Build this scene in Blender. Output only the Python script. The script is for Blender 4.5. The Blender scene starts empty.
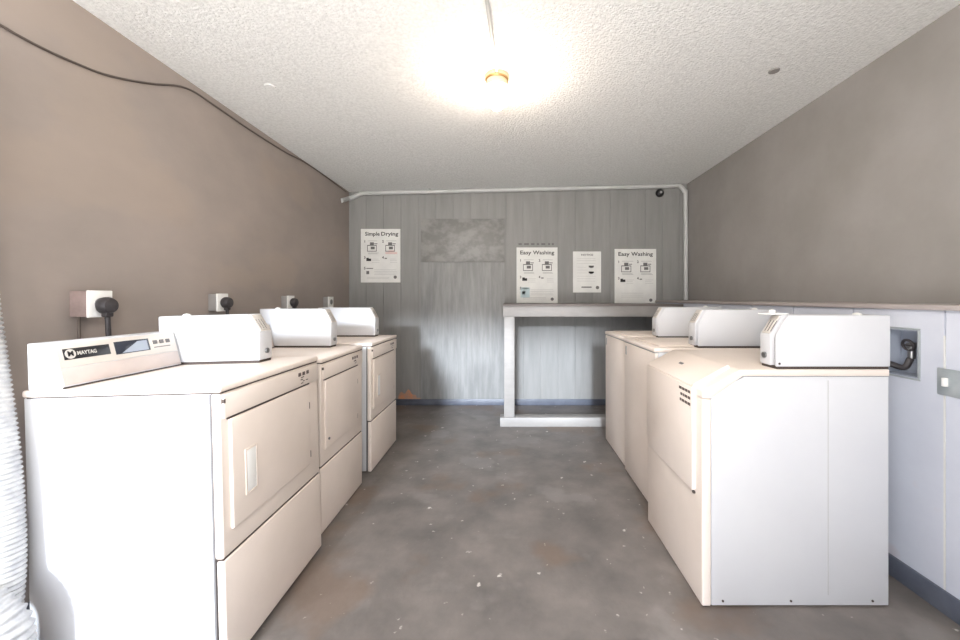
import bpy, bmesh, math, random
from mathutils import Vector, Matrix
random.seed(7)
S = bpy.context.scene
COL = S.collection
F, CX, CY, EYE = 388.0, 508.0, 298.0, 1.25     # focal length in pixels, vanishing point, eye height

# ------------------------------------------------------------------ helpers
def wx(px, y): return (px - CX) * y / F
def wz(py, y): return EYE - (py - CY) * y / F

def bx(bm, x0, y0, z0, x1, y1, z1, bev=0.0, seg=2):
    m = Matrix.Translation(((x0+x1)/2, (y0+y1)/2, (z0+z1)/2)) @ Matrix.Diagonal((abs(x1-x0), abs(y1-y0), abs(z1-z0), 1))
    r = bmesh.ops.create_cube(bm, size=1, matrix=m)
    if bev > 0:
        es = list({e for v in r['verts'] for e in v.link_edges})
        bmesh.ops.bevel(bm, geom=es, offset=bev, segments=seg, affect='EDGES', profile=0.5)

def prism(bm, pts, a0, a1, axis='y', bev=0.0, seg=2):
    """pts are (x,z) for axis y, (y,z) for axis x, (x,y) for axis z"""
    def mk(p, a):
        if axis == 'y': return (p[0], a, p[1])
        if axis == 'x': return (a, p[0], p[1])
        return (p[0], p[1], a)
    v0 = [bm.verts.new(mk(p, a0)) for p in pts]
    v1 = [bm.verts.new(mk(p, a1)) for p in pts]
    n = len(pts)
    fs = [bm.faces.new(v0), bm.faces.new(v1[::-1])]
    for i in range(n):
        j = (i+1) % n
        fs.append(bm.faces.new((v0[j], v0[i], v1[i], v1[j])))
    bmesh.ops.recalc_face_normals(bm, faces=fs)
    if bev > 0:
        es = list({e for f in fs for e in f.edges})
        bmesh.ops.bevel(bm, geom=es, offset=bev, segments=seg, affect='EDGES', profile=0.5)

def cyl(bm, p0, p1, r0, r1=None, n=20):
    p0, p1 = Vector(p0), Vector(p1)
    d = p1 - p0
    q = d.to_track_quat('Z', 'Y').to_matrix().to_4x4()
    m = Matrix.Translation((p0+p1)/2) @ q
    bmesh.ops.create_cone(bm, cap_ends=True, cap_tris=False, segments=n, radius1=r0, radius2=r0 if r1 is None else r1, depth=d.length, matrix=m)

def spline(pts, sub=8):
    P = [Vector(p) for p in pts]
    if len(P) < 3: return P
    out = []
    Q = [P[0]*2-P[1]] + P + [P[-1]*2-P[-2]]
    for i in range(1, len(Q)-2):
        a, b, c, d = Q[i-1], Q[i], Q[i+1], Q[i+2]
        for k in range(sub):
            t = k/sub
            out.append(0.5*((2*b)+(c-a)*t+(2*a-5*b+4*c-d)*t*t+(3*b-a-3*c+d)*t**3))
    out.append(P[-1])
    return out

def tube(bm, pts, r, n=10, rf=None):
    P = [Vector(p) for p in pts]
    up = Vector((0.13, 0.31, 0.94)).normalized()
    rings = []; acc = 0.0
    prev = None
    for i, p in enumerate(P):
        t = (P[min(i+1, len(P)-1)] - P[max(i-1, 0)]).normalized()
        if prev is None:
            u = t.cross(up).normalized()
        else:
            u = (prev - t*prev.dot(t)).normalized()
        prev = u
        w = t.cross(u)
        if i: acc += (p-P[i-1]).length
        ring = []
        for k in range(n):
            a = 2*math.pi*k/n
            rr = r if rf is None else rf(acc, a)
            ring.append(bm.verts.new(p + (u*math.cos(a)+w*math.sin(a))*rr))
        rings.append(ring)
    for i in range(len(rings)-1):
        for k in range(n):
            l = (k+1) % n
            bm.faces.new((rings[i][k], rings[i][l], rings[i+1][l], rings[i+1][k]))
    bm.faces.new(rings[0][::-1]); bm.faces.new(rings[-1])

def lathe(bm, prof, c, n=32, axis='z'):
    """prof: list of (r, h); revolved about an axis through c"""
    rings = []
    for r, h in prof:
        ring = []
        for k in range(n):
            a = 2*math.pi*k/n
            v = Vector((max(r, 1e-4)*math.cos(a), max(r, 1e-4)*math.sin(a), h))
            if axis == 'x': v = Vector((v.z, v.x, v.y))
            if axis == 'y': v = Vector((v.x, v.z, v.y))
            ring.append(bm.verts.new(Vector(c)+v))
        rings.append(ring)
    fs = []
    for i in range(len(rings)-1):
        for k in range(n):
            l = (k+1) % n
            fs.append(bm.faces.new((rings[i][k], rings[i][l], rings[i+1][l], rings[i+1][k])))
    fs.append(bm.faces.new(rings[0][::-1])); fs.append(bm.faces.new(rings[-1]))
    bmesh.ops.recalc_face_normals(bm, faces=fs)

def obj(name, bm, mat, parent=None, ang=35, off=None):
    if off is not None: bmesh.ops.translate(bm, vec=off, verts=bm.verts)
    for f in bm.faces: f.smooth = True
    for e in bm.edges:
        if len(e.link_faces) != 2 or e.calc_face_angle(0) > math.radians(ang): e.smooth = False
    me = bpy.data.meshes.new(name); bm.to_mesh(me); bm.free()
    o = bpy.data.objects.new(name, me); COL.objects.link(o)
    if mat: me.materials.append(mat)
    if parent: o.parent = parent
    return o

def thing(name, label, cat, loc=(0, 0, 0), rot=(0, 0, 0), group=None):
    o = bpy.data.objects.new(name, None); COL.objects.link(o)
    o.empty_display_size = 0.1
    o.location = loc; o.rotation_euler = rot
    o['label'] = label; o['category'] = cat
    if group: o['group'] = group
    return o
def tag(o, label, cat, group=None):
    o['label'] = label; o['category'] = cat
    if group: o['group'] = group
    return o
def struct(name, bm, mat):
    o = obj(name, bm, mat); o['kind'] = 'structure'; return o
def nb(): return bmesh.new()

def text_mesh(body, size, bold=0.0, extrude=0.0006, align='CENTER', width=None):
    c = bpy.data.curves.new('lettering', 'FONT')
    c.body = body; c.size = size; c.extrude = extrude; c.offset = bold
    c.align_x = align; c.align_y = 'CENTER'; c.resolution_u = 2
    o = bpy.data.objects.new('lettering', c); COL.objects.link(o)
    dg = bpy.context.evaluated_depsgraph_get(); dg.update()
    me = bpy.data.meshes.new_from_object(o.evaluated_get(dg))
    bm = bmesh.new(); bm.from_mesh(me)
    bpy.data.objects.remove(o); bpy.data.meshes.remove(me); bpy.data.curves.remove(c)
    if width:
        xs = [v.co.x for v in bm.verts]
        k = width/(max(xs)-min(xs))
        bmesh.ops.scale(bm, vec=(k, 1, 1), verts=bm.verts)
    return bm
def text_obj(name, body, size, mat, parent, M, **kw):
    bm = text_mesh(body, size, **kw)
    bmesh.ops.transform(bm, matrix=M, verts=bm.verts)
    return obj(name, bm, mat, parent)

def frame_matrix(o, u, v):
    u = Vector(u).normalized(); v = Vector(v).normalized(); n = u.cross(v)
    m = Matrix((u, v, n)).transposed().to_4x4()
    return Matrix.Translation(Vector(o)) @ m

def plate(bm, M, u0, v0, u1, v1, t0, t1, bev=0):
    b = nb(); bx(b, u0, v0, t0, u1, v1, t1, bev)
    bmesh.ops.transform(b, matrix=M, verts=b.verts)
    me = bpy.data.meshes.new('t'); b.to_mesh(me); b.free()
    bm.from_mesh(me); bpy.data.meshes.remove(me)

# ------------------------------------------------------------------ materials
def lin(c):
    return tuple((v/255/12.92 if v/255 <= 0.04045 else ((v/255+0.055)/1.055)**2.4) for v in c)
def mat(name, col, rough=0.5, metal=0.0, var=0.0, scale=6.0, stretch=(1, 1, 1), bump=0.0, bscale=60.0, col2=None, spec=0.5, lohi=(0.35, 0.65), bstretch=None):
    """col / col2: sRGB 0-255; noise blends col -> col2"""
    m = bpy.data.materials.new(name); m.use_nodes = True
    nt = m.node_tree; N = nt.nodes; L = nt.links
    b = N['Principled BSDF']
    b.inputs['Base Color'].default_value = (*lin(col), 1)
    b.inputs['Roughness'].default_value = rough; b.inputs['Metallic'].default_value = metal
    b.inputs['Specular IOR Level'].default_value = spec
    tc = N.new('ShaderNodeTexCoord')
    if col2 is not None or var > 0:
        mp = N.new('ShaderNodeMapping'); mp.inputs['Scale'].default_value = stretch
        L.new(tc.outputs['Object'], mp.inputs['Vector'])
        no = N.new('ShaderNodeTexNoise'); no.inputs['Scale'].default_value = scale
        no.inputs['Detail'].default_value = 6; no.inputs['Roughness'].default_value = 0.6
        L.new(mp.outputs['Vector'], no.inputs['Vector'])
        r = N.new('ShaderNodeValToRGB')
        r.color_ramp.elements[0].position = lohi[0]; r.color_ramp.elements[1].position = lohi[1]
        c2 = col2 if col2 is not None else tuple(max(0, v*(1-var)) for v in col)
        r.color_ramp.elements[0].color = (*lin(c2), 1); r.color_ramp.elements[1].color = (*lin(col), 1)
        L.new(no.outputs['Fac'], r.inputs['Fac']); L.new(r.outputs['Color'], b.inputs['Base Color'])
        m['ramp'] = r.name
    if bump > 0:
        n2 = N.new('ShaderNodeTexNoise'); n2.inputs['Scale'].default_value = bscale; n2.inputs['Detail'].default_value = 4
        if bstretch:
            mp2 = N.new('ShaderNodeMapping'); mp2.inputs['Scale'].default_value = bstretch
            L.new(tc.outputs['Object'], mp2.inputs['Vector']); L.new(mp2.outputs['Vector'], n2.inputs['Vector'])
        else:
            L.new(tc.outputs['Object'], n2.inputs['Vector'])
        bp = N.new('ShaderNodeBump'); bp.inputs['Strength'].default_value = bump; bp.inputs['Distance'].default_value = 0.01
        L.new(n2.outputs['Fac'], bp.inputs['Height']); L.new(bp.outputs['Normal'], b.inputs['Normal'])
    return m
def add_spots(m, col, scale, thresh, amount=1.0, stretch=(1, 1, 1)):
    """irregular marks with hard-ish edges over the base colour"""
    nt = m.node_tree; N = nt.nodes; L = nt.links
    b = N['Principled BSDF']; inp = b.inputs['Base Color']
    mix = N.new('ShaderNodeMix'); mix.data_type = 'RGBA'
    if inp.links: L.new(inp.links[0].from_socket, mix.inputs['A'])
    else: mix.inputs['A'].default_value = inp.default_value
    mix.inputs['B'].default_value = (*lin(col), 1)
    tc = N.new('ShaderNodeTexCoord'); mp = N.new('ShaderNodeMapping'); mp.inputs['Scale'].default_value = stretch
    L.new(tc.outputs['Object'], mp.inputs['Vector'])
    no = N.new('ShaderNodeTexNoise'); no.inputs['Scale'].default_value = scale; no.inputs['Detail'].default_value = 5
    L.new(mp.outputs['Vector'], no.inputs['Vector'])
    mr = N.new('ShaderNodeMapRange'); mr.inputs['From Min'].default_value = thresh; mr.inputs['From Max'].default_value = thresh+0.06
    mr.inputs['To Max'].default_value = amount
    L.new(no.outputs['Fac'], mr.inputs['Value']); L.new(mr.outputs['Result'], mix.inputs['Factor'])
    L.new(mix.outputs['Result'], inp)

M = {}
M['ceiling'] = mat('popcorn_ceiling', (245, 246, 244), 0.95, bump=0.7, bscale=75, col2=(226, 227, 225), scale=60, lohi=(0.3, 0.6), spec=0.1)
M['wall_l'] = mat('taupe_painted_block', (162, 151, 144), 0.6, col2=(148, 139, 133), scale=1.6, stretch=(1, 1, 1.6), bump=0.06, bscale=25, lohi=(0.3, 0.7), spec=0.35)
add_spots(M['wall_l'], (166, 152, 140), 1.1, 0.56, 0.4, (1, 0.8, 1.4))
M['wall_r'] = mat('taupe_painted_wall', (155, 151, 148), 0.6, col2=(142, 138, 134), scale=1.4, bump=0.05, bscale=25, spec=0.3)
M['wall_b'] = mat('grey_grooved_panelling', (145, 144, 142), 0.55, col2=(132, 132, 130), scale=5, stretch=(3, 1, 0.35), bump=0.12, bscale=12, bstretch=(8, 1, 0.6), lohi=(0.3, 0.7), spec=0.35)
M['wall_low'] = mat('pale_blue_grey_panelling', (206, 210, 220), 0.5, col2=(198, 202, 213), scale=3, bump=0.05, bscale=20)
add_spots(M['wall_low'], (204, 192, 196), 3.0, 0.6, 0.5)
M['patch'] = mat('grey_painted_plywood', (149, 149, 148), 0.5, col2=(131, 132, 131), scale=4, stretch=(4.5, 1, 0.55), bump=0.35, bscale=6, bstretch=(4.5, 1, 0.5), lohi=(0.38, 0.62))
M['patch2'] = mat('grey_smeared_filler', (144, 143, 140), 0.5, col2=(122, 121, 119), scale=5, stretch=(1.6, 1, 2), bump=0.35, bscale=8, lohi=(0.4, 0.6))
M['floor'] = mat('worn_dark_concrete', (124, 117, 112), 0.42, col2=(94, 90, 87), scale=3.5, bump=0.12, bscale=30, lohi=(0.32, 0.68), spec=0.5)
add_spots(M['floor'], (140, 135, 131), 2.3, 0.57, 0.4)
add_spots(M['floor'], (112, 94, 80), 1.5, 0.55, 0.6)
add_spots(M['floor'], (214, 208, 200), 18, 0.675, 0.8)
M['base'] = mat('dark_blue_grey_vinyl', (96, 101, 113), 0.4, col2=(82, 87, 99), scale=8)
M['shelf'] = mat('grey_painted_timber', (154, 151, 148), 0.5, col2=(144, 141, 138), scale=4, stretch=(1, 1, 3), bump=0.05, bscale=20)
M['shelf_top'] = mat('worn_grey_brown_paint', (120, 112, 108), 0.5, var=0.12, scale=6)
M['ledge'] = mat('taupe_ledge_paint', (170, 161, 158), 0.5, var=0.05, scale=5)
M['enamel'] = mat('cream_white_enamel', (228, 216, 206), 0.5, col2=(220, 208, 197), scale=2.5, spec=0.5)
M['enamel_w'] = mat('cool_white_enamel', (206, 207, 209), 0.45, col2=(201, 202, 205), scale=2.0, spec=0.5)
M['fascia'] = mat('brushed_grey_fascia', (206, 200, 192), 0.4, metal=0.1, var=0.05, scale=8)
M['fascia2'] = mat('pinkish_grey_fascia', (196, 184, 178), 0.4, var=0.04, scale=8)
M['seam'] = mat('gap_shade_and_fittings', (70, 60, 55), 0.7)  # dark brown for painted gap shade, and for seams, hinges and screws
M['black'] = mat('black_plastic', (22, 22, 25), 0.35)
M['plug'] = mat('dark_grey_rubber', (62, 58, 60), 0.5, var=0.3, scale=40)
M['badge_w'] = mat('badge_silver_white', (205, 203, 198), 0.4)
M['screen'] = mat('dark_display_glass', (48, 52, 62), 0.12)
M['screen2'] = mat('pale_painted_reflection', (150, 160, 174), 0.3)
M['metal'] = mat('dull_zinc', (150, 150, 150), 0.35, metal=0.9, var=0.15, scale=30)
M['steel'] = mat('grey_galvanised_plate', (176, 182, 184), 0.45, metal=0.15, col2=(158, 166, 170), scale=14)
M['white_pl'] = mat('white_plastic', (235, 235, 232), 0.4)
M['box_paint'] = mat('taupe_painted_box', (150, 132, 128), 0.5, var=0.1, scale=20)
M['conduit'] = mat('pale_painted_conduit', (196, 197, 196), 0.4, var=0.05, scale=8)
M['cable'] = mat('brown_grey_cable', (92, 82, 76), 0.6, var=0.1, scale=20)
M['duct'] = mat('white_foil_duct', (196, 196, 194), 0.5, metal=0.1, col2=(170, 170, 172), scale=30)
M['paper'] = mat('white_paper', (226, 226, 222), 0.7, col2=(216, 216, 213), scale=6)
M['ink'] = mat('black_ink', (38, 37, 38), 0.7)
M['ink2'] = mat('grey_ink', (150, 150, 150), 0.7)
M['ink3'] = mat('mid_grey_ink', (105, 103, 103), 0.7)
M['ink4'] = mat('pale_pink_ink', (222, 196, 192), 0.7)
M['ink5'] = mat('pale_blue_ink', (186, 204, 208), 0.7)
M['decal'] = mat('dark_brown_decal_ink', (92, 80, 76), 0.6)
M['brass'] = mat('aged_brass', (190, 150, 96), 0.35, metal=0.8)
M['lampbase'] = mat('cream_lamp_base', (222, 196, 160), 0.5)
M['orange'] = mat('painted_orange_glow', (204, 140, 106), 0.7, col2=(172, 142, 126), scale=22)
M['recess'] = mat('grey_plastic_recess', (158, 165, 178), 0.5)
M['ink_line'] = mat('fine_grey_ink', (184, 184, 182), 0.7)

def emis(name, col, k):
    m = bpy.data.materials.new(name); m.use_nodes = True
    b = m.node_tree.nodes['Principled BSDF']
    b.inputs['Base Color'].default_value = (0.9, 0.9, 0.88, 1)
    b.inputs['Emission Color'].default_value = (*col, 1); b.inputs['Emission Strength'].default_value = k
    return m
M['bulb'] = emis('glowing_frosted_glass', (1.0, 0.83, 0.68), 66)

# ------------------------------------------------------------------ room shell
XL, XR, YB, YF = -1.856, 2.09, 4.53, -0.85
XLOW = 1.735
LEDGE_T = 1.222
def ceil_z(x, y):
    t = (x - XL)/(XR - XL)
    return 2.488 + 0.093*t + (YB - y)*0.0105

b = nb(); bx(b, XL-0.15, YF-0.6, -0.12, XR+0.15, YB+0.15, 0.0); struct('floor', b, M['floor'])
b = nb()
lo = [b.verts.new((x, y, ceil_z(x, y))) for x, y in ((XL-0.15, YF-0.2), (XR+0.15, YF-0.2), (XR+0.15, YB+0.15), (XL-0.15, YB+0.15))]
hi = [b.verts.new(v.co + Vector((0, 0, 0.12))) for v in lo]
b.faces.new(lo[::-1]); b.faces.new(hi)
for i in range(4):
    j = (i+1) % 4; b.faces.new((lo[i], lo[j], hi[j], hi[i]))
bmesh.ops.recalc_face_normals(b, faces=b.faces)
struct('ceiling', b, M['ceiling'])
ZT = 2.45
def wall_prism(name, x0, x1, y0, y1, z0, m):
    b = nb()
    c = [(x0, y0), (x1, y0), (x1, y1), (x0, y1)]
    lo = [b.verts.new((x, y, z0)) for x, y in c]
    hi = [b.verts.new((x, y, ceil_z(x, y)+0.02)) for x, y in c]
    b.faces.new(lo[::-1]); b.faces.new(hi)
    for i in range(4):
        j = (i+1) % 4; b.faces.new((lo[i], lo[j], hi[j], hi[i]))
    bmesh.ops.recalc_face_normals(b, faces=b.faces)
    return struct(name, b, m)
wall_prism('wall_left', XL-0.12, XL, YF, YB+0.12, 0.0, M['wall_l'])
wall_prism('wall_right', XR, XR+0.12, YF, YB+0.12, 0.0, M['wall_r'])
wall_prism('wall_front_unseen', 0.52, XR, YF-0.12, YF, 0.0, M['wall_r'])  # unseen front wall, edge placed to keep sun off the nearest washer's side
b = nb(); bx(b, XL, YF-0.12, 2.12, 0.52, YF, 2.62); struct('trim_5', b, M['wall_r'])     # header over the open front behind the camera

# back wall: grooved sheet panelling (backing plus planks, one mesh)
b = nb()
bx(b, XL, YB+0.006, 0.0, XR, YB+0.12, 2.62)
x = XL
while x < XR:
    x1 = min(x+0.2032, XR)
    bx(b, x+0.0035 if x > XL else x, YB, 0.0, x1-0.0035 if x1 < XR else x1, YB+0.008, 2.62, 0.0015, 1)
    x = x1
struct('wall_back', b, M['wall_b'])

# lower right wall: pale panelling standing in front of the upper wall, with grooves and a hole for the outlet box
b = nb()
hz0, hz1, hy0, hy1 = 0.908, 1.112, 1.642, 1.80
grooves = [YF, -0.29, 0.115, 0.52, 0.93, 1.335, 1.541, 1.95, 2.36, 2.76, 3.17, 3.58, 3.97, YB]
for a, c in zip(grooves[:-1], grooves[1:]):
    a0, c0 = a+0.003, c-0.003
    if a < hy0 < c:
        for (p, q, r, s) in ((a0, hy0, 0, LEDGE_T-0.02), (hy1, c0, 0, LEDGE_T-0.02), (hy0, hy1, 0, hz0), (hy0, hy1, hz1, LEDGE_T-0.02)):
            bx(b, XLOW, p, r, XLOW+0.012, q, s)
    else:
        bx(b, XLOW, a0, 0.0, XLOW+0.012, c0, LEDGE_T-0.02, 0.0015, 1)
# backing, with the same hole
for (p, q, r, s) in ((YF, hy0, 0, LEDGE_T-0.02), (hy1, YB, 0, LEDGE_T-0.02), (hy0, hy1, 0, hz0), (hy0, hy1, hz1, LEDGE_T-0.02)):
    bx(b, XLOW+0.010, p, r, XLOW+0.05, q, s)
struct('wall_lower', b, M['wall_low'])
b = nb(); bx(b, XLOW-0.0025, 1.5385, 0.092, XLOW+0.001, 1.5435, 1.10); struct('trim_3', b, M['paper'])
b = nb(); bx(b, XLOW-0.018, YF, LEDGE_T-0.022, XR, YB, LEDGE_T, 0.004); struct('trim_1', b, M['ledge'])

# baseboards
b = nb(); bx(b, XL, YB-0.012, 0, XLOW, YB, 0.072, 0.003); struct('baseboard_back', b, M['base'])
b = nb(); bx(b, XLOW-0.014, YF, 0, XLOW, YB-0.012, 0.092, 0.004); struct('baseboard_right', b, M['base'])
b = nb(); bx(b, XL, YF, 0, XL+0.012, YB-0.012, 0.075, 0.004); struct('baseboard_left', b, M['base'])

# boarded-over doorway on the back wall
b = nb(); bx(b, wx(421, YB), YB-0.010, 0.075, wx(504.5, YB), YB+0.004, wz(262.5, YB), 0.002); struct('trim_2', b, M['patch'])
b = nb(); bx(b, wx(421, YB), YB-0.014, wz(261.8, YB), wx(504.5, YB), YB+0.004, wz(219, YB), 0.002); struct('trim_4', b, M['patch2'])
b = nb()  # thin patch painting an orange glow onto the wall above the baseboard
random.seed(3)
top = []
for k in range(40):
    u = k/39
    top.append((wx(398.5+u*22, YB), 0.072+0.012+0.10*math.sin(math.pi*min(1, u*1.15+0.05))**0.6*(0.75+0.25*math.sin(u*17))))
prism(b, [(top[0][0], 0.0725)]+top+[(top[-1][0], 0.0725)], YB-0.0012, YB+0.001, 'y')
tag(obj('orange_glow_patch', b, M['orange']), 'painted orange glow low on back wall beside last left dryer', 'glow')

# ------------------------------------------------------------------ bench frame at the back (fixed counter)
YS = 3.78
t = thing('folding_counter', 'grey painted built-in counter frame with post under three posters', 'counter', (0.85, 4.15, 0))
o_ = Vector((-0.85, -4.15, 0))
zt = 1.19
b = nb(); bx(b, wx(503, YS), YS-0.012, zt-0.02, XLOW-0.03, YB-0.016, zt, 0.003); obj('counter_top', b, M['shelf_top'], t, off=o_)
b = nb(); bx(b, wx(503, YS), YS, 1.068, XLOW-0.03, YS+0.04, zt-0.0205, 0.003); obj('front_rail', b, M['shelf'], t, off=o_)
b = nb(); bx(b, wx(504, YS), YS, 0.0905, wx(514.5, YS), YS+0.10, 1.0675, 0.003); obj('post', b, M['shelf'], t, off=o_)
b = nb(); bx(b, wx(504, YS), YB-0.06, 0.0905, wx(512, YS), YB-0.018, 1.1695, 0.003); obj('post', b, M['shelf'], t, off=o_)
b = nb(); bx(b, wx(500, YS), YS-0.02, 0.001, XLOW-0.03, YS+0.10, 0.09, 0.004); obj('bottom_rail', b, M['shelf'], t, off=o_)
b = nb(); bx(b, wx(504, YS), YS+0.0405, 1.068, wx(514.5, YS), YB-0.061, 1.1695, 0.003); obj('side_rail', b, M['shelf'], t, off=o_)

# ------------------------------------------------------------------ laundry machines
def low_console(root, off, D, W, H, y0, y1, rich, cf=-0.511):
    prof = [(-D+0.02, H), (cf, H), (cf-0.036, H+0.153), (-D+0.02, H+0.153)]
    b = nb(); prism(b, prof, y0, y1, 'y', 0.004)
    c = obj('control_console', b, M['enamel_w'], root, off=off)
    v = Vector((-0.036, 0, 0.153)); L = v.length
    Mx = frame_matrix(Vector((cf, 0, H)), (0, 1, 0), v)      # u = along the machine, v = up the sloping face, normal faces the aisle
    T = Matrix.Translation(off) @ Mx
    b = nb(); plate(b, T, y0+0.006, L*0.44, y1-0.006, L-0.006, -0.001, 0.003, 0.001); obj('upper_fascia', b, M['fascia'], c)
    b = nb(); plate(b, T, y0+0.006, 0.010, y1-0.006, L*0.425, -0.001, 0.002, 0.001); obj('lower_fascia', b, M['fascia2'], c)
    b = nb(); plate(b, T, y0+0.002, 0.001, y1-0.002, 0.006, -0.001, 0.0025); obj('base_strip', b, M['seam'], c)
    if rich:
        b = nb(); plate(b, T, y0+0.024, L*0.60, y0+0.175, L*0.84, 0.002, 0.0045, 0.0005)
        bd = obj('name_badge', b, M['black'], c); bd['label'] = 'black name badge'
        b = nb()
        cm = T @ Matrix.Translation((y0+0.044, L*0.72, 0.0045))
        bmesh.ops.create_cone(b, cap_ends=True, segments=24, radius1=0.0165, radius2=0.0165, depth=0.0015, matrix=cm)
        obj('round_emblem', b, M['badge_w'], bd)
        text_obj('emblem_letter', 'M', 0.024, M['black'], bd, cm @ Matrix.Translation((0, 0, 0.0012)), bold=0.0008)
        text_obj('badge_lettering', 'MAYTAG', 0.019, M['badge_w'], bd, T @ Matrix.Translation((y0+0.096, L*0.715, 0.005)), bold=0.0002, width=0.062)
        b = nb(); plate(b, T, y0+0.194, L*0.56, y0+0.334, L*0.87, 0.002, 0.0045, 0.0005); ds = obj('display', b, M['screen'], c)
        b = nb()
        vs = [T @ Vector(p) for p in ((y0+0.215, L*0.58, 0.0052), (y0+0.325, L*0.58, 0.0052), (y0+0.325, L*0.83, 0.0052), (y0+0.285, L*0.83, 0.0052))]
        b.faces.new([b.verts.new(p) for p in vs]); obj('display_reflection', b, M['screen2'], ds)  # pale wedge painting a diagonal reflection on the display
        for k in range(3):
            b = nb(); plate(b, T, y0+0.352+k*0.030, L*0.70, y0+0.370+k*0.030, L*0.80, 0.002, 0.006, 0.001); obj('button', b, M['ink3'], c)
        b = nb(); plate(b, T, y0+0.352, L*0.60, y0+0.430, L*0.625, 0.002, 0.0035); obj('button_legend', b, M['ink3'], c)
    return c

def coin_box(root, off, D, H, y0, y1, xf, HT, flip=False):
    """tall narrow coin meter case; y0..y1 along the machine, xf = how far back its face stands"""
    xr = -D-0.004 if flip else -D+0.028
    hs = H + (HT-H)*0.62
    xt = xf-0.05
    prof = [(xr, H+0.011), (xf, H+0.011), (xf, hs), (xt, HT), (xr, HT)]
    g = 0.035 if flip else 0.0
    lo, hi = (y0, y1)
    if flip:
        # side cover towards the camera stands off the coin slide, leaving a dark slot
        b = nb(); prism(b, prof, y1-0.008, y1, 'y', 0.003)
        prism(b, [(xr, H+0.011), (xf-0.03, H+0.011), (xf-0.03, hs), (xt-0.03, HT-0.003), (xr, HT-0.003)], y1-g, y1-0.0075, 'y')
        prism(b, prof, y0, y1-g, 'y', 0.003)
    else:
        b = nb(); prism(b, prof, y0, y1, 'y', 0.005)
    c = obj('coin_box', b, M['enamel_w'], root, off=off)
    b = nb(); bx(b, xr+0.004, y0+0.004, H, xf-0.006, y1-0.004, H+0.012); obj('base_strip', b, M['seam'], c, off=off)  # dark strip in the gap under the coin box
    # coin slide on the sloping face
    v = Vector((xt-xf, 0, HT-hs)); L = v.length
    T = Matrix.Translation(off) @ frame_matrix(Vector((xf, 0, hs)), (0, 1, 0), v)
    ys, ye = (y0+0.012, y1-g-0.010)
    b = nb(); plate(b, T, ys, 0.006, ye, L-0.006, -0.001, 0.004, 0.001); cs = obj('coin_slide_plate', b, M['fascia'], c)
    b = nb()
    for k in range(3): plate(b, T, ys+0.012+k*0.018, 0.015, ys+0.015+k*0.018, L-0.030, 0.0035, 0.0055)
    obj('coin_slot', b, M['ink3'], cs)
    b = nb(); cyl(b, (xf, (ys+ye)/2, H+0.05), (xf+0.008, (ys+ye)/2, H+0.05), 0.012); obj('lock', b, M['metal'], c, off=off)
    b = nb(); lathe(b, [(0.016, 0), (0.015, 0.006), (0.006, 0.010), (0.0, 0.011)], (xr+0.09, (y0+y1)/2, HT-0.001), 16); obj('top_button', b, M['white_pl'], c, off=off)
    return c

def feet(root, off, D, W, ztop):
    for fx in (-0.06, -D+0.06):
        for fy in (0.06, W-0.06):
            b = nb(); lathe(b, [(0.020, 0.0), (0.020, 0.004), (0.009, 0.006), (0.009, ztop)], (fx, fy, 0), 14)
            obj('leveling_foot', b, M['plug'], root, off=off)

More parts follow.
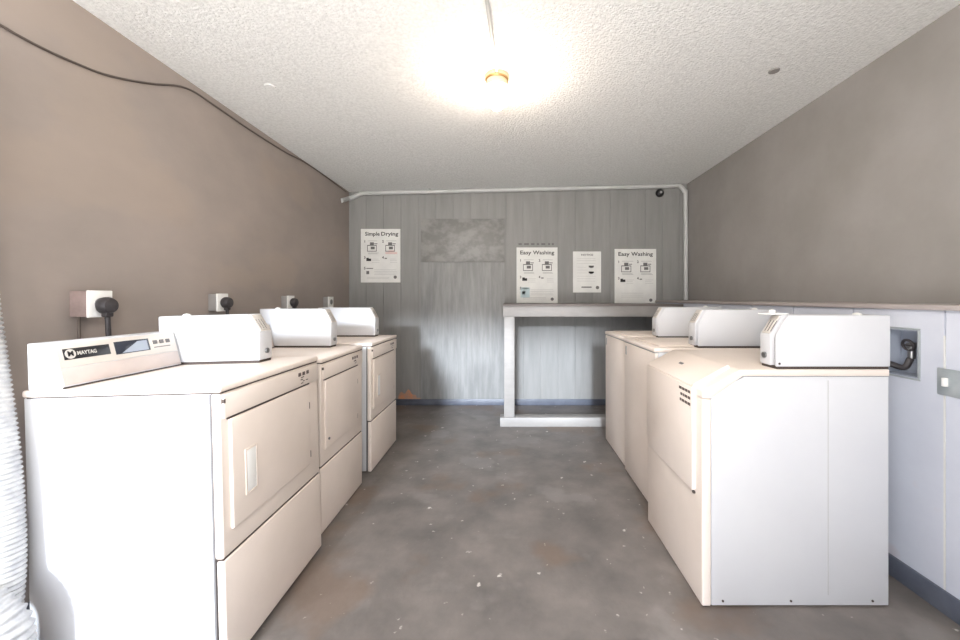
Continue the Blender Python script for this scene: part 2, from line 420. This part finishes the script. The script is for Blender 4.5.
def dryer(label, xf, y0, W, D, H, HT, ym, xm, seam, rich=False, tilt=0.0, handle=True):
    root = thing('clothes_dryer', label, 'dryer', (xf-D/2, y0+W/2, 0.0), group=None)
    off = Vector((D/2, -W/2, 0))
    dk = M['enamel']
    b = nb(); bx(b, -D, 0.004, 0.009, -0.030, W-0.004, H-0.026, 0.004); cab = obj('cabinet', b, M['enamel_w'], root, off=off)
    b = nb(); bx(b, -0.0345, 0.0015, 0.012, -0.0280, W-0.0015, H-0.030); obj('side_gasket', b, M['ink3'], root, off=off)
    b = nb()
    bx(b, -0.0285, 0.0, seam+0.004, 0.0, W, H-0.028, 0.007, 3); obj('front_panel', b, dk, root, off=off)
    b = nb(); bx(b, -0.024, 0.001, 0.008, 0.002, W-0.001, seam-0.003, 0.006, 3); obj('toe_panel', b, dk, root, off=off)
    b = nb(); bx(b, -D, 0.006, seam-0.004, -0.004, W-0.006, seam+0.005); obj('seam_gasket', b, M['seam'], root, off=off)
    b = nb(); bx(b, -D, -0.003, H-0.0245, 0.006, W+0.003, H, 0.008, 3); obj('top_panel', b, M['enamel'], root, off=off)
    b = nb(); bx(b, -D+0.01, 0.004, H-0.0285, 0.001, W-0.004, H-0.0235); obj('top_gasket', b, M['seam'], root, off=off)
    dt = H-0.121; db = seam+0.083
    # upper strip and door
    b = nb(); bx(b, -0.002, 0.012, dt+0.008, 0.008, W-0.012, H-0.034, 0.003); obj('upper_strip', b, dk, root, off=off)
    b = nb(); bx(b, -0.002, 0.030, dt+0.0005, 0.0045, W-0.085, dt+0.0075); obj('door_gap_shade', b, M['seam'], root, off=off)  # dark strip painting the shade in the gap above the door
    b = nb(); bx(b, -0.002, 0.038, db, 0.010, W-0.098, dt, 0.005, 3); dr = obj('door', b, dk, root, off=off)
    if handle:
        b = nb()
        bx(b, 0.009, 0.100, dt-0.290, 0.014, 0.108, dt-0.128, 0.002); bx(b, 0.009, 0.158, dt-0.290, 0.014, 0.166, dt-0.128, 0.002)
        bx(b, 0.009, 0.106, dt-0.290, 0.014, 0.160, dt-0.282, 0.002); bx(b, 0.009, 0.106, dt-0.136, 0.014, 0.160, dt-0.128, 0.002)
        h = obj('handle', b, dk, dr, off=off)
        b = nb(); bx(b, 0.009, 0.1075, dt-0.2825, 0.0125, 0.1585, dt-0.1355, 0.001); g = obj('handle_insert', b, M['white_pl'], dr, off=off)
        g['label'] = 'glossy white finger pull'
    else:
        b = nb(); cyl(b, (0.009, 0.07, db+0.05), (0.016, 0.07, db+0.05), 0.007, n=12); obj('knob', b, M['ink3'], dr, off=off)
    for hz in (dt-0.10, db+0.045):
        b = nb(); bx(b, 0.0, W-0.094, hz-0.014, 0.007, W-0.089, hz+0.016, 0.001); obj('hinge', b, M['seam'], dr, off=off)
    # instruction decal at the far top corner
    b = nb()
    random.seed(int(y0*100))
    for k in range(3):
        bx(b, 0.0075, W-0.185+k*0.034, dt+0.054, 0.0086, W-0.163+k*0.034, dt+0.070)
    for k in range(7):
        yy = W-0.150+random.uniform(-0.02, 0.03); zz = dt+0.018+random.uniform(0, 0.028)
        bx(b, 0.0075, yy, zz, 0.0086, yy+random.uniform(0.008, 0.02), zz+0.004)
    obj('decal', b, M['decal'], root, off=off)
    b = nb(); bx(b, 0.0, 0.010, H-0.062, 0.0095, 0.016, H-0.048); obj('latch_tab', b, M['seam'], root, off=off)
    low_console(root, off, D, W, H, 0.0, ym-0.004, rich)
    coin_box(root, off, D, H, ym, ym+0.095, xm-xf, HT)
    feet(root, off, D, W, 0.012)
    if tilt:
        root.rotation_euler = (0, -tilt, 0)
        root.location.z = 0.0092
    return root

dryer('nearest left dryer, with black badge and display on its sloping console', -0.922, 1.27, 0.65, 0.645, 0.946, 1.165, 0.47, -1.088, 0.370, rich=True, tilt=math.radians(1.5))
dryer('middle cream dryer of the left row, small knob on its door', -0.98, 2.03, 0.575, 0.64, 0.932, 1.18, 0.455, -1.135, 0.358, handle=False)
dryer('farthest left dryer, nearest the painted orange glow on the back wall', -0.978, 2.77, 0.62, 0.63, 0.928, 1.17, 0.455, -1.105, 0.366)

def washer(label, xf, y0, W, D, H, HT, wm, xm, neptune):
    root = thing('washing_machine', label, 'washing machine', (xf+D/2, y0+W/2, 0.0), (0, 0, math.pi))
    off = Vector((D/2, -W/2, 0))
    if neptune:
        sx, sz = -0.153, 0.876
        b = nb(); prism(b, [(-0.040, 0.007), (-0.040, sz-0.012), (sx-0.02, H-0.030), (-D, H-0.030), (-D, 0.007)], 0.003, W-0.003, 'y', 0.003)
        cab = obj('cabinet', b, M['enamel_w'], root, off=off)
        for q in (0.085, 0.36, 0.69):
            b = nb(); cyl(b, (-q, W-0.004, 0.026), (-q, W-0.0005, 0.026), 0.0045, n=10); obj('screw', b, M['seam'], cab, off=off)
        b = nb(); bx(b, -0.512, W-0.0035, 0.05, -0.509, W-0.0022, H-0.045); obj('pressed_seam', b, M['ink_line'], cab, off=off)
        b = nb(); bx(b, -0.0375, 0.0, 0.006, 0.0, W, sz-0.034, 0.006, 3); obj('front_panel', b, M['enamel'], root, off=off)
        b = nb(); prism(b, [(0, sz-0.0325), (0, sz), (sx, H), (-D, H), (-D, H-0.0275), (sx-0.012, H-0.0275), (-0.036, sz-0.0325)], -0.001, W+0.001, 'y', 0.004)
        obj('top_panel', b, M['enamel'], root, off=off)
        b = nb(); prism(b, [(-0.037, sz-0.016), (-0.037, sz-0.008), (sx-0.017, H-0.0265), (-D+0.002, H-0.0265), (-D+0.002, H-0.0305), (sx-0.015, H-0.0305)], 0.001, W-0.0015, 'y'); obj('top_gasket', b, M['ink2'], root, off=off)
        # door wraps from the front over the slope
        y1d, y0d = W-0.060, 0.022; zb = 0.445
        b = nb(); prism(b, [(y0d, zb+0.055), (y0d+0.016, zb+0.016), (y0d+0.055, zb), (y1d, zb), (y1d, sz+0.002), (y0d, sz+0.002)], -0.001, 0.014, 'x', 0.004)
        v = Vector((sx, 0, H-sz)); L = v.length
        T = Matrix.Translation(off) @ frame_matrix(Vector((0, 0, sz)), (0, 1, 0), v)
        bmesh.ops.translate(b, vec=off, verts=b.verts)
        plate(b, T, y0d, -0.006, y1d, L-0.012, -0.001, 0.012, 0.003)
        dr = obj('door', b, M['enamel'], root)
        b = nb(); plate(b, T, y1d-0.004, -0.002, y1d+0.008, L-0.010, 0.0, 0.016, 0.003); obj('door_rim', b, M['white_pl'], dr)
        b = nb(); bx(b, -0.001, y1d-0.002, zb+0.01, 0.013, y1d+0.006, sz-0.006, 0.003); obj('door_edge', b, M['white_pl'], dr, off=off)
        b = nb(); plate(b, T, 0.245, 0.080, 0.285, 0.094, 0.010, 0.0135, 0.002); obj('latch', b, M['ink3'], dr)
        b = nb(); bx(b, 0.0, y1d-0.008, zb-0.012, 0.010, y1d+0.006, zb-0.002, 0.002); obj('hinge', b, M['seam'], dr, off=off)
        b = nb()
        random.seed(5)
        for r_, zz in enumerate((0.846, 0.820, 0.794)):
            q = y1d-0.012
            while q > y1d-0.098:
                w_ = random.uniform(0.012, 0.026)
                bx(b, 0.0135, q-w_, zz, 0.0147, q, zz+0.012); q -= w_+0.005
        obj('decal', b, M['decal'], dr, off=off)
    else:
        b = nb(); bx(b, -D, 0.003, 0.009, -0.022, W-0.003, H-0.026, 0.004); obj('cabinet', b, M['enamel_w'], root, off=off)
        b = nb(); bx(b, -0.0215, 0.0, 0.007, 0.0, W, H-0.030, 0.007, 3); obj('front_panel', b, M['enamel'], root, off=off)
        b = nb(); bx(b, -D, -0.002, H-0.0255, 0.005, W+0.002, H, 0.008, 3); obj('top_panel', b, M['enamel'], root, off=off)
        b = nb(); bx(b, -0.49, 0.06, H, -0.05, W-0.06, H+0.008, 0.004); ld = obj('lid', b, M['enamel'], root, off=off)
        b = nb(); bx(b, 0.0, 0.03, H-0.115, 0.002, 0.05, H-0.055); obj('decal', b, M['ink2'], root, off=off)
        b = nb(); bx(b, -D+0.01, 0.004, H-0.0305, 0.000, W-0.004, H-0.025); obj('top_gasket', b, M['ink2'], root, off=off)
    low_console(root, off, D, W, H, 0.0, W-wm-0.006, False, -D+0.10)
    coin_box(root, off, D, H, W-wm, W, -(xm-xf), HT, flip=True)
    feet(root, off, D, W, 0.012)
    return root, off
w1, woff = washer('nearest right washing machine, with sloping front door and dark printed decal', 0.783, 1.565, 0.61, 0.756, 0.962, 1.18, 0.10, 1.081, True)
# white cap over the coin slot of the nearest washer
cb = [c for c in w1.children if c.name.startswith('coin_box')][0]
b = nb(); bx(b, -0.375, 0.515, 1.181, -0.285, 0.575, 1.187, 0.002); lathe(b, [(0.014, 0), (0.012, 0.012), (0.0, 0.018)], (-0.325, 0.548, 1.186), 12)
obj('coin_slot_cap', b, M['white_pl'], cb, off=woff)
b = nb(); cyl(b, (-0.312, 0.611, 0.985), (-0.312, 0.6085, 0.985), 0.005, n=10); obj('screw', b, M['seam'], cb, off=woff)
washer('middle washing machine of right row, partly hidden by the sloping one', 0.850, 2.245, 0.585, 0.70, 0.960, 1.182, 0.12, 1.100, False)
washer('farthest right washing machine, standing closest to the counter', 0.862, 2.842, 0.59, 0.70, 0.958, 1.182, 0.12, 1.100, False)

# ------------------------------------------------------------------ outlets and plugs on the left wall
def outlet(px_wall, py0, py1, label, size, depth, painted=False):
    y = -XL*F/(CX-px_wall)
    z1, z0 = wz(py0, y), wz(py1, y)
    global OB
    c = OB = thing('outlet_box', label, 'outlet', (XL, y+size/2, (z0+z1)/2), group=None)
    h = (z1-z0)/2
    b = nb(); bx(b, 0.0005, -size/2, -h, depth-0.012, size/2, h, 0.003); obj('back_box', b, M['box_paint'] if painted else M['shelf'], c)
    b = nb(); bx(b, depth-0.0118, -size/2-0.003, -h-0.003, depth, size/2+0.003, h+0.003, 0.003); obj('face_plate', b, M['white_pl'], c)
    b = nb(); cyl(b, (depth-0.001, 0, 0), (depth+0.004, 0, 0), 0.026, n=24); obj('socket', b, M['metal'], c)
    return y+size/2, (z0+z1)/2
def plug(y, z, depth, r, label, cord_to=None):
    c = thing('power_plug', label, 'plug', (XL+depth+0.005, y, z))
    b = nb(); lathe(b, [(r*0.95, 0.0), (r, 0.006), (r, 0.022), (r*0.82, 0.036), (r*0.4, 0.040), (0, 0.040)], (0, 0, 0), 24, 'x')
    bx(b, 0.004, -r*0.45, -r*1.35, 0.030, r*0.45, -r*0.3, 0.006)
    obj('plug_head', b, M['plug'], c)
    b = nb(); tube(b, spline([(0.017, 0, -r*1.2), (0.017, 0.004, -0.12), (0.010, 0.015, -0.22), (-0.015, 0.03, -0.45), (0.0, 0.05, -0.80)], 6), 0.0095, 10)
    obj('cord', b, M['plug'], c)
oy, oz = outlet(69, 291, 317, 'taupe outlet box nearest the camera, above the nearest dryer console', 0.094, 0.086, True)
plug(oy+0.006, oz-0.008, 0.086, 0.037, 'large dark round plug with hanging cord behind nearest dryer')
b = nb(); tube(b, [(0.035, -0.040, -0.055), (0.035, -0.040, -0.14), (0.030, -0.035, -0.4), (0.03, -0.03, -0.6)], 0.006, 8)
w_ = obj('wire', b, M['cable'], OB); w_['label'] = 'thin dark wire'
oy, oz = outlet(208, 294, 311, 'outlet box second from camera on taupe wall', 0.085, 0.062); plug(oy+0.006, oz-0.002, 0.062, 0.036, 'black plug in the second outlet box, over the gap between dryers')
oy, oz = outlet(281, 296, 308.5, 'outlet box third from camera on taupe wall', 0.09, 0.06); plug(oy+0.006, oz-0.002, 0.06, 0.036, 'black plug in the third outlet box, above the middle dryer')
oy, oz = outlet(323, 297, 307, 'farthest outlet box on taupe wall, with nothing plugged in', 0.10, 0.06)

# ------------------------------------------------------------------ cable stapled along the left wall
pts = []
for px, py in ((-60, -14), (0, 25), (40, 47), (75, 63), (110, 76), (150, 83.5), (186, 88), (215, 106), (250, 130), (285, 152), (304, 162), (325, 175), (346, 192)):
    y = -(XL+0.006)*F/(CX-px)
    pts.append((XL+0.007, y, min(wz(py, y), ceil_z(XL, y)-0.012)))
b = nb(); tube(b, spline(pts, 6), 0.0052, 8)
tag(obj('wall_cable', b, M['cable']), 'thin brown cable sagging along the top of the left wall', 'cable')

# conduit along the top of the back wall
yc = YB-0.030
cl = [(XL+0.004, yc-0.19, wz(200.6, 4.31)), (wx(348.5, yc), yc-0.03, wz(199.5, yc)), (wx(353, yc), yc-0.005, wz(197.5, yc)), (wx(362, yc), yc, wz(192.5, yc)), (wx(371, yc), yc, wz(187.6, yc)), (wx(380, yc), yc, wz(186.8, yc)),
      (wx(500, yc), yc, wz(186.6, yc)), (wx(600, yc), yc, wz(185.2, yc)), (wx(668, yc), yc, wz(183.8, yc)), (wx(679, yc), yc, wz(185.5, yc)), (wx(684.8, yc), yc, wz(192, yc)), (wx(685.6, yc), yc, wz(200, yc)), (wx(686.0, yc), yc, LEDGE_T+0.004)]
cl = [(p[0], p[1], min(p[2], ceil_z(p[0], p[1])-0.028)) for p in cl]
t = thing('wall_conduit', 'pale conduit running across top of back wall and down the corner', 'conduit', (0, yc, 2.5))
b = nb(); tube(b, spline(cl, 6), 0.0245, 12); obj('pipe', b, M['conduit'], t, off=Vector((0, -yc, -2.5)))
for px in (430, 540, 630):
    b = nb(); X = wx(px, yc); Z = wz(186.2 if px < 600 else 184.6, yc); bx(b, X-0.012, yc-0.026, Z-0.040, X+0.012, YB-0.001, Z-0.022, 0.002)
    obj('pipe_strap', b, M['conduit'], t, off=Vector((0, -yc, -2.5)))

# small black round fixture near the top right corner
X, Z = wx(659.5, YB), wz(191.5, YB)
t = thing('wall_sensor', 'small black dome fixture under conduit at top of back wall', 'sensor', (X, YB, Z-0.02))
b = nb(); lathe(b, [(0.048, 0.001), (0.048, -0.012), (0.040, -0.030), (0.022, -0.042), (0, -0.045)], (0, 0, 0.0), 24, 'y'); obj('dome', b, M['black'], t)
b = nb(); lathe(b, [(0.014, -0.040), (0.013, -0.048), (0, -0.049)], (0, 0, 0), 16, 'y'); obj('lens', b, M['ink2'], t)

# ------------------------------------------------------------------ posters
def poster(px0, py0, px1, py1, label, title, kind):
    x0, x1 = wx(px0, YB), wx(px1, YB); z1, z0 = wz(py0, YB), wz(py1, YB)
    W, H = x1-x0, z1-z0
    t = thing('poster', label, 'poster', ((x0+x1)/2, YB, (z0+z1)/2))
    yf = -0.004 if kind != 'x' else -0.004
    b = nb(); bx(b, -W/2, yf, -H/2, W/2, -0.0005, H/2); obj('paper_sheet', b, M['paper'], t)
    R = Matrix.Rotation(math.pi/2, 4, 'X')
    def P(u, v): return Vector((-W/2+u*W, yf-0.0008, H/2-v*H))
    def bar(b, u0, v0, u1, v1): bx(b, -W/2+u0*W, yf-0.0012, H/2-v1*H, -W/2+u1*W, yf+0.0002, H/2-v0*H)
    def txt(s, u, v, size, m, name='lettering', width=None, bold=0.0011):
        T = Matrix.Translation(P(u, v)) @ R
        return text_obj(name, s, size, m, t, T, bold=bold, width=width, extrude=0.0004)
    def lines(b, u0, u1, vs, h=0.006):
        for v in vs:
            bar(b, u0, v, u1-random.uniform(0, 0.05), v+h)
    random.seed(int(px0))
    if kind == 'notice':
        txt('NOTICE', 0.5, 0.085, 0.028, M['ink3'], 'heading', 0.42*W, 0.0008)
        b = nb(); lines(b, 0.14, 0.84, (0.17, 0.22, 0.29)); lines(b, 0.14, 0.52, (0.38, 0.45, 0.52)); lines(b, 0.14, 0.84, (0.60, 0.66, 0.72)); obj('fine_print', b, M['ink_line'], t)
        b = nb(); bar(b, 0.56, 0.345, 0.74, 0.39); bar(b, 0.60, 0.36, 0.70, 0.40); obj('printed_picture', b, M['ink3'], t)
        b = nb(); bar(b, 0.56, 0.49, 0.74, 0.53); bar(b, 0.60, 0.50, 0.70, 0.545); obj('printed_picture', b, M['ink'], t)
        b = nb(); bar(b, 0.30, 0.855, 0.66, 0.885); obj('footer_line', b, M['ink3'], t)
        b = nb(); lathe(b, [(0.02, 0), (0.02, -0.002)], P(0.87, 0.88), 16, 'y'); obj('round_emblem', b, M['ink3'], t)
        return t
    w1, w2 = title
    txt(w1, 0.29 if kind == 'dry' else 0.22, 0.095, 0.062, M['ink'], 'heading', (0.37 if kind == 'dry' else 0.27)*W)
    txt(w2, 0.725 if kind == 'dry' else 0.66, 0.095, 0.062, M['ink'], 'heading', (0.43 if kind == 'dry' else 0.52)*W)
    # numbered steps with small pictures
    cells = [(0.06, 0.20), (0.52, 0.20), (0.06, 0.50), (0.52, 0.50), (0.06, 0.70)]
    if kind == 'wash': cells = cells[:4]
    for i, (u, v) in enumerate(cells):
        txt(str(i+1), u+0.04, v+0.035, 0.04, M['ink'], 'step_number', None, 0.001)
        b = nb()
        if i < 2:
            # machine outline with a hand / door
            bar(b, u+0.10, v+0.10, u+0.34, v+0.115); bar(b, u+0.10, v+0.10, u+0.115, v+0.22); bar(b, u+0.325, v+0.10, u+0.34, v+0.22); bar(b, u+0.10, v+0.21, u+0.34, v+0.222)
            bar(b, u+0.17, v+0.05, u+0.27, v+0.10); bar(b, u+0.19, v+0.13, u+0.29, v+0.18); bar(b, u+0.28, v+0.07, u+0.36, v+0.085)
        elif i == 4:
            bar(b, u+0.08, v+0.03, u+0.25, v+0.045); bar(b, u+0.08, v+0.085, u+0.15, v+0.145)
        else:
            if i == 2: bar(b, u+0.08, v+0.055, u+0.20, v+0.10)
            bar(b, u+0.08, v+0.04, u+0.14, v+0.06)
        obj('printed_picture', b, M['ink3'] if i != 2 else M['ink'], t)
        b = nb()
        if i < 2: lines(b, u+0.12, u+0.40, (v+0.02, v+0.245, v+0.262))
        elif i in (2, 3): lines(b, u+0.22, u+0.42, (v+0.06, v+0.085, v+0.12))
        else: lines(b, u+0.28, u+0.86, (v+0.06, v+0.09, v+0.12, v+0.15))
        obj('fine_print', b, M['ink2'] if i < 2 else M['ink_line'], t)
    b = nb(); lines(b, 0.16, 0.72, (0.80, 0.835, 0.87) if kind == 'wash' else (0.90, 0.925)); obj('fine_print', b, M['ink_line'], t)
    b = nb(); lathe(b, [(0.019, 0), (0.019, -0.002)], P(0.87, 0.93 if kind != 'dry' else 0.90), 16, 'y'); obj('round_emblem', b, M['ink3'], t)
    if kind == 'dry':
        b = nb(); bar(b, 0.62, 0.43, 0.92, 0.47); bar(b, 0.70, 0.40, 0.84, 0.43); obj('colour_wash', b, M['ink4'], t)
    if kind == 'load':
        b = nb(); bar(b, 0.10, 0.72, 0.32, 0.90); obj('colour_wash', b, M['ink5'], t)
    return t
poster(361, 229, 400.5, 282.5, 'white drying instruction poster alone at the left of the back wall', ('Simple', 'Drying'), 'dry')
poster(516.5, 247.5, 557.5, 303, 'white washing poster with pale blue print, left of the small notice', ('Easy', 'Washing'), 'load')
poster(573, 251.5, 601, 292.5, 'smallest white notice sheet between the two washing posters', None, 'notice')
poster(614.5, 249, 656, 304, 'white washing poster at the right end above the counter', ('Easy', 'Washing'), 'wash')
b = nb()
random.seed(11)
x = wx(518.5, YB)
while x < wx(556, YB):
    w_ = random.uniform(0.02, 0.06); bx(b, x, YB-0.0015, wz(245, YB), x+w_, YB+0.001, wz(243.2, YB)); x += w_+random.uniform(0.01, 0.04)
tag(obj('tape_residue', b, M['ink3']), 'dark broken strip of tape residue just above a washing poster', 'tape')

# ------------------------------------------------------------------ ceiling light
yl = 2.28; xl = wx(497, yl); zc = ceil_z(xl, yl)
t = thing('ceiling_light', 'lit jelly jar ceiling lamp with cream base', 'light', (xl, yl, zc))
b = nb(); lathe(b, [(0.070, -0.001), (0.070, -0.018), (0.062, -0.024), (0.060, -0.050), (0.066, -0.054), (0.064, -0.066), (0.05, -0.068)], (0, 0, 0)); obj('lamp_base', b, M['lampbase'], t)
b = nb(); lathe(b, [(0.0685, -0.0185), (0.0705, -0.024), (0.0685, -0.0295)], (0, 0, 0)); obj('base_ring', b, M['brass'], t)
b = nb(); lathe(b, [(0.052, -0.0685), (0.063, -0.078), (0.066, -0.100), (0.060, -0.135), (0.044, -0.170), (0.022, -0.195), (0.0, -0.203)], (0, 0, 0)); obj('glass_globe', b, M['bulb'], t)
# conduit across the ceiling to the lamp
b = nb()
pts = []
for q in range(12):
    y = yl-0.06 - q*(yl-0.06+0.6)/11
    x = xl + (yl-0.06-y)*(-0.052)
    pts.append((x, y, ceil_z(x, y)-0.011))
tube(b, pts, 0.0095, 10)
tag(obj('ceiling_conduit', b, M['conduit']), 'thin conduit running along the ceiling to the lit lamp', 'conduit')
for px, py, nm in ((774, 70.5, 'small grey cap on the ceiling, on the right side'), (270, 86, 'small pale cap on the ceiling, on the left side')):
    y = 1.3*F/(CY-py)
    for _ in range(5):
        y = (ceil_z(wx(px, y), y)-EYE)*F/(CY-py)
    X = wx(px, y)
    b = nb(); lathe(b, [(0.030, 0.0), (0.028, -0.006), (0.0, -0.008)], (X, y, ceil_z(X, y)-0.0005), 20)
    tag(obj('cover_disc', b, M['shelf'] if px > 500 else M['ceiling']), nm, 'cover')

# ------------------------------------------------------------------ washer supply box and switch plate on the lower right wall
t = thing('supply_box', 'grey recessed water supply box with round valve, in pale wall', 'valve box', (XLOW, (hy0+hy1)/2, (hz0+hz1)/2))
yy, zz = (hy1-hy0)/2-0.001, (hz1-hz0)/2-0.001
b = nb()
bx(b, 0.084, -yy, -zz, 0.090, yy, zz); bx(b, 0.001, -yy, -zz, 0.085, -yy+0.004, zz); bx(b, 0.001, yy-0.004, -zz, 0.085, yy, zz)
bx(b, 0.001, -yy, -zz, 0.085, yy, -zz+0.004); bx(b, 0.001, -yy, zz-0.004, 0.085, yy, zz); obj('recess', b, M['recess'], t)
b = nb()
for (a, c, d, e) in ((-yy-0.012, yy+0.012, zz+0.002, zz+0.010), (-yy-0.012, yy+0.012, -zz-0.010, -zz-0.002), (-yy-0.012, -yy-0.002, -zz, zz), (yy+0.002, yy+0.012, -zz, zz)):
    bx(b, -0.004, a, d, -0.0002, c, e, 0.001)
obj('flange', b, M['steel'], t)
b = nb(); tube(b, spline([(0.045+0.024*math.cos(a), 0.005+0.024*math.sin(a), 0.030+0.0*a) for a in [k*math.pi/4 for k in range(9)]], 2), 0.006, 8)
bmesh.ops.rotate(b, cent=(0.045, 0.005, 0.03), matrix=Matrix.Rotation(math.radians(75), 3, 'Y'), verts=b.verts)
bx(b, 0.040, -0.017, 0.027, 0.048, 0.027, 0.033); obj('valve_wheel', b, M['plug'], t)
b = nb(); cyl(b, (0.084, 0.005, 0.03), (0.045, 0.005, 0.03), 0.012); cyl(b, (0.06, 0.005, 0.03), (0.06, 0.005, -0.03), 0.014); obj('valve_body', b, M['metal'], t)
b = nb(); cyl(b, (0.084, -0.055, -0.03), (0.05, -0.055, -0.03), 0.012); cyl(b, (0.058, -0.055, 0.05), (0.058, -0.055, -0.06), 0.011); obj('pipe', b, M['metal'], t)
b = nb(); tube(b, spline([(0.055, 0.005, -0.03), (0.030, 0.010, -0.07), (-0.03, 0.045, -0.06), (-0.07, 0.09, -0.16), (-0.09, 0.14, -0.4), (-0.10, 0.2, -0.7)], 7), 0.013, 10)
h_ = obj('water_hose', b, M['plug'], t)

t = thing('switch_plate', 'grey metal switch plate with white toggle at right edge', 'light switch', (XLOW, 1.497, wz(382.5, 1.53)))
b = nb(); bx(b, -0.006, -0.068, -0.053, -0.0005, 0.068, 0.053, 0.004); obj('cover', b, M['steel'], t)
b = nb(); bx(b, -0.020, 0.026, -0.016, -0.005, 0.040, 0.018, 0.002); obj('toggle', b, M['white_pl'], t)
b = nb(); bx(b, -0.014, -0.040, -0.016, -0.005, -0.026, 0.018, 0.002); obj('toggle', b, M['steel'], t)

# ------------------------------------------------------------------ flexible dryer duct at the left edge
path = spline([(-1.73, 1.19, 2.10), (-1.70, 1.20, 1.60), (-1.668, 1.205, 1.24), (-1.630, 1.205, 0.98), (-1.600, 1.205, 0.75), (-1.585, 1.205, 0.55), (-1.576, 1.200, 0.42), (-1.572, 1.190, 0.29)], 90)
b = nb(); tube(b, path, 0.055, 28, rf=lambda s, a: 0.0545+0.0030*math.sin(2*math.pi*(s/0.0155)+a))
t = thing('dryer_duct', 'white ribbed flexible duct hanging beside nearest dryer at left edge', 'duct', (-1.50, 1.15, 0.0))
obj('flexible_hose', b, M['duct'], t, ang=80, off=Vector((1.50, -1.15, 0)))
b = nb(); tube(b, spline([(-1.64, 1.11, 0.385), (-1.56, 1.13, 0.345), (-1.500, 1.145, 0.27), (-1.490, 1.15, 0.15), (-1.485, 1.16, 0.004)], 50), 0.060, 28, rf=lambda s, a: 0.0600+0.0042*math.sin(2*math.pi*(s/0.020)+a))
obj('lower_elbow', b, M['duct'], t, ang=80, off=Vector((1.50, -1.15, 0)))

# ------------------------------------------------------------------ light
W = bpy.data.worlds.new('daylight'); S.world = W; W.use_nodes = True
nt = W.node_tree; N = nt.nodes; L = nt.links
bg = N['Background']
tc = N.new('ShaderNodeTexCoord'); sep = N.new('ShaderNodeSeparateXYZ'); L.new(tc.outputs['Generated'], sep.inputs[0])
mr = N.new('ShaderNodeMapRange'); mr.inputs['From Min'].default_value = -0.05; mr.inputs['From Max'].default_value = 0.10
L.new(sep.outputs['Z'], mr.inputs['Value'])
mx = N.new('ShaderNodeMix'); mx.data_type = 'RGBA'
mx.inputs['A'].default_value = (2.7, 2.65, 2.6, 1); mx.inputs['B'].default_value = (0.92, 0.96, 1.08, 1)
L.new(mr.outputs['Result'], mx.inputs['Factor']); L.new(mx.outputs['Result'], bg.inputs['Color'])
bg.inputs['Strength'].default_value = 2.3

sun = bpy.data.lights.new('low_daylight', 'SUN'); sun.energy = 3.3; sun.angle = math.radians(6); sun.color = (0.82, 0.9, 1.0)
so = bpy.data.objects.new('low_daylight', sun); COL.objects.link(so)
so.rotation_euler = Vector((0.085, 1.0, -0.235)).to_track_quat('-Z', 'Y').to_euler()

pl = bpy.data.lights.new('added_fill_light', 'POINT'); pl.energy = 44; pl.color = (1.0, 0.95, 0.90); pl.shadow_soft_size = 0.12  # added unseen fill behind the camera, brightens the walls
po = bpy.data.objects.new('added_fill_light', pl); COL.objects.link(po); po.location = (0.05, -0.35, 2.0)

# ------------------------------------------------------------------ camera
cam = bpy.data.cameras.new('camera'); co = bpy.data.objects.new('camera', cam); COL.objects.link(co)
co.location = (0, 0, EYE); co.rotation_euler = (math.pi/2, 0, 0)
cam.sensor_width = 36; cam.lens = F/960*36; cam.shift_x = -(CX-480)/960; cam.shift_y = -(320-CY)/960
cam.clip_start = 0.05
S.camera = co
vs = S.view_settings
vs.view_transform = 'Standard'; vs.look = 'None'; vs.exposure = 0.9; vs.gamma = 1.0; vs.use_curve_mapping = False
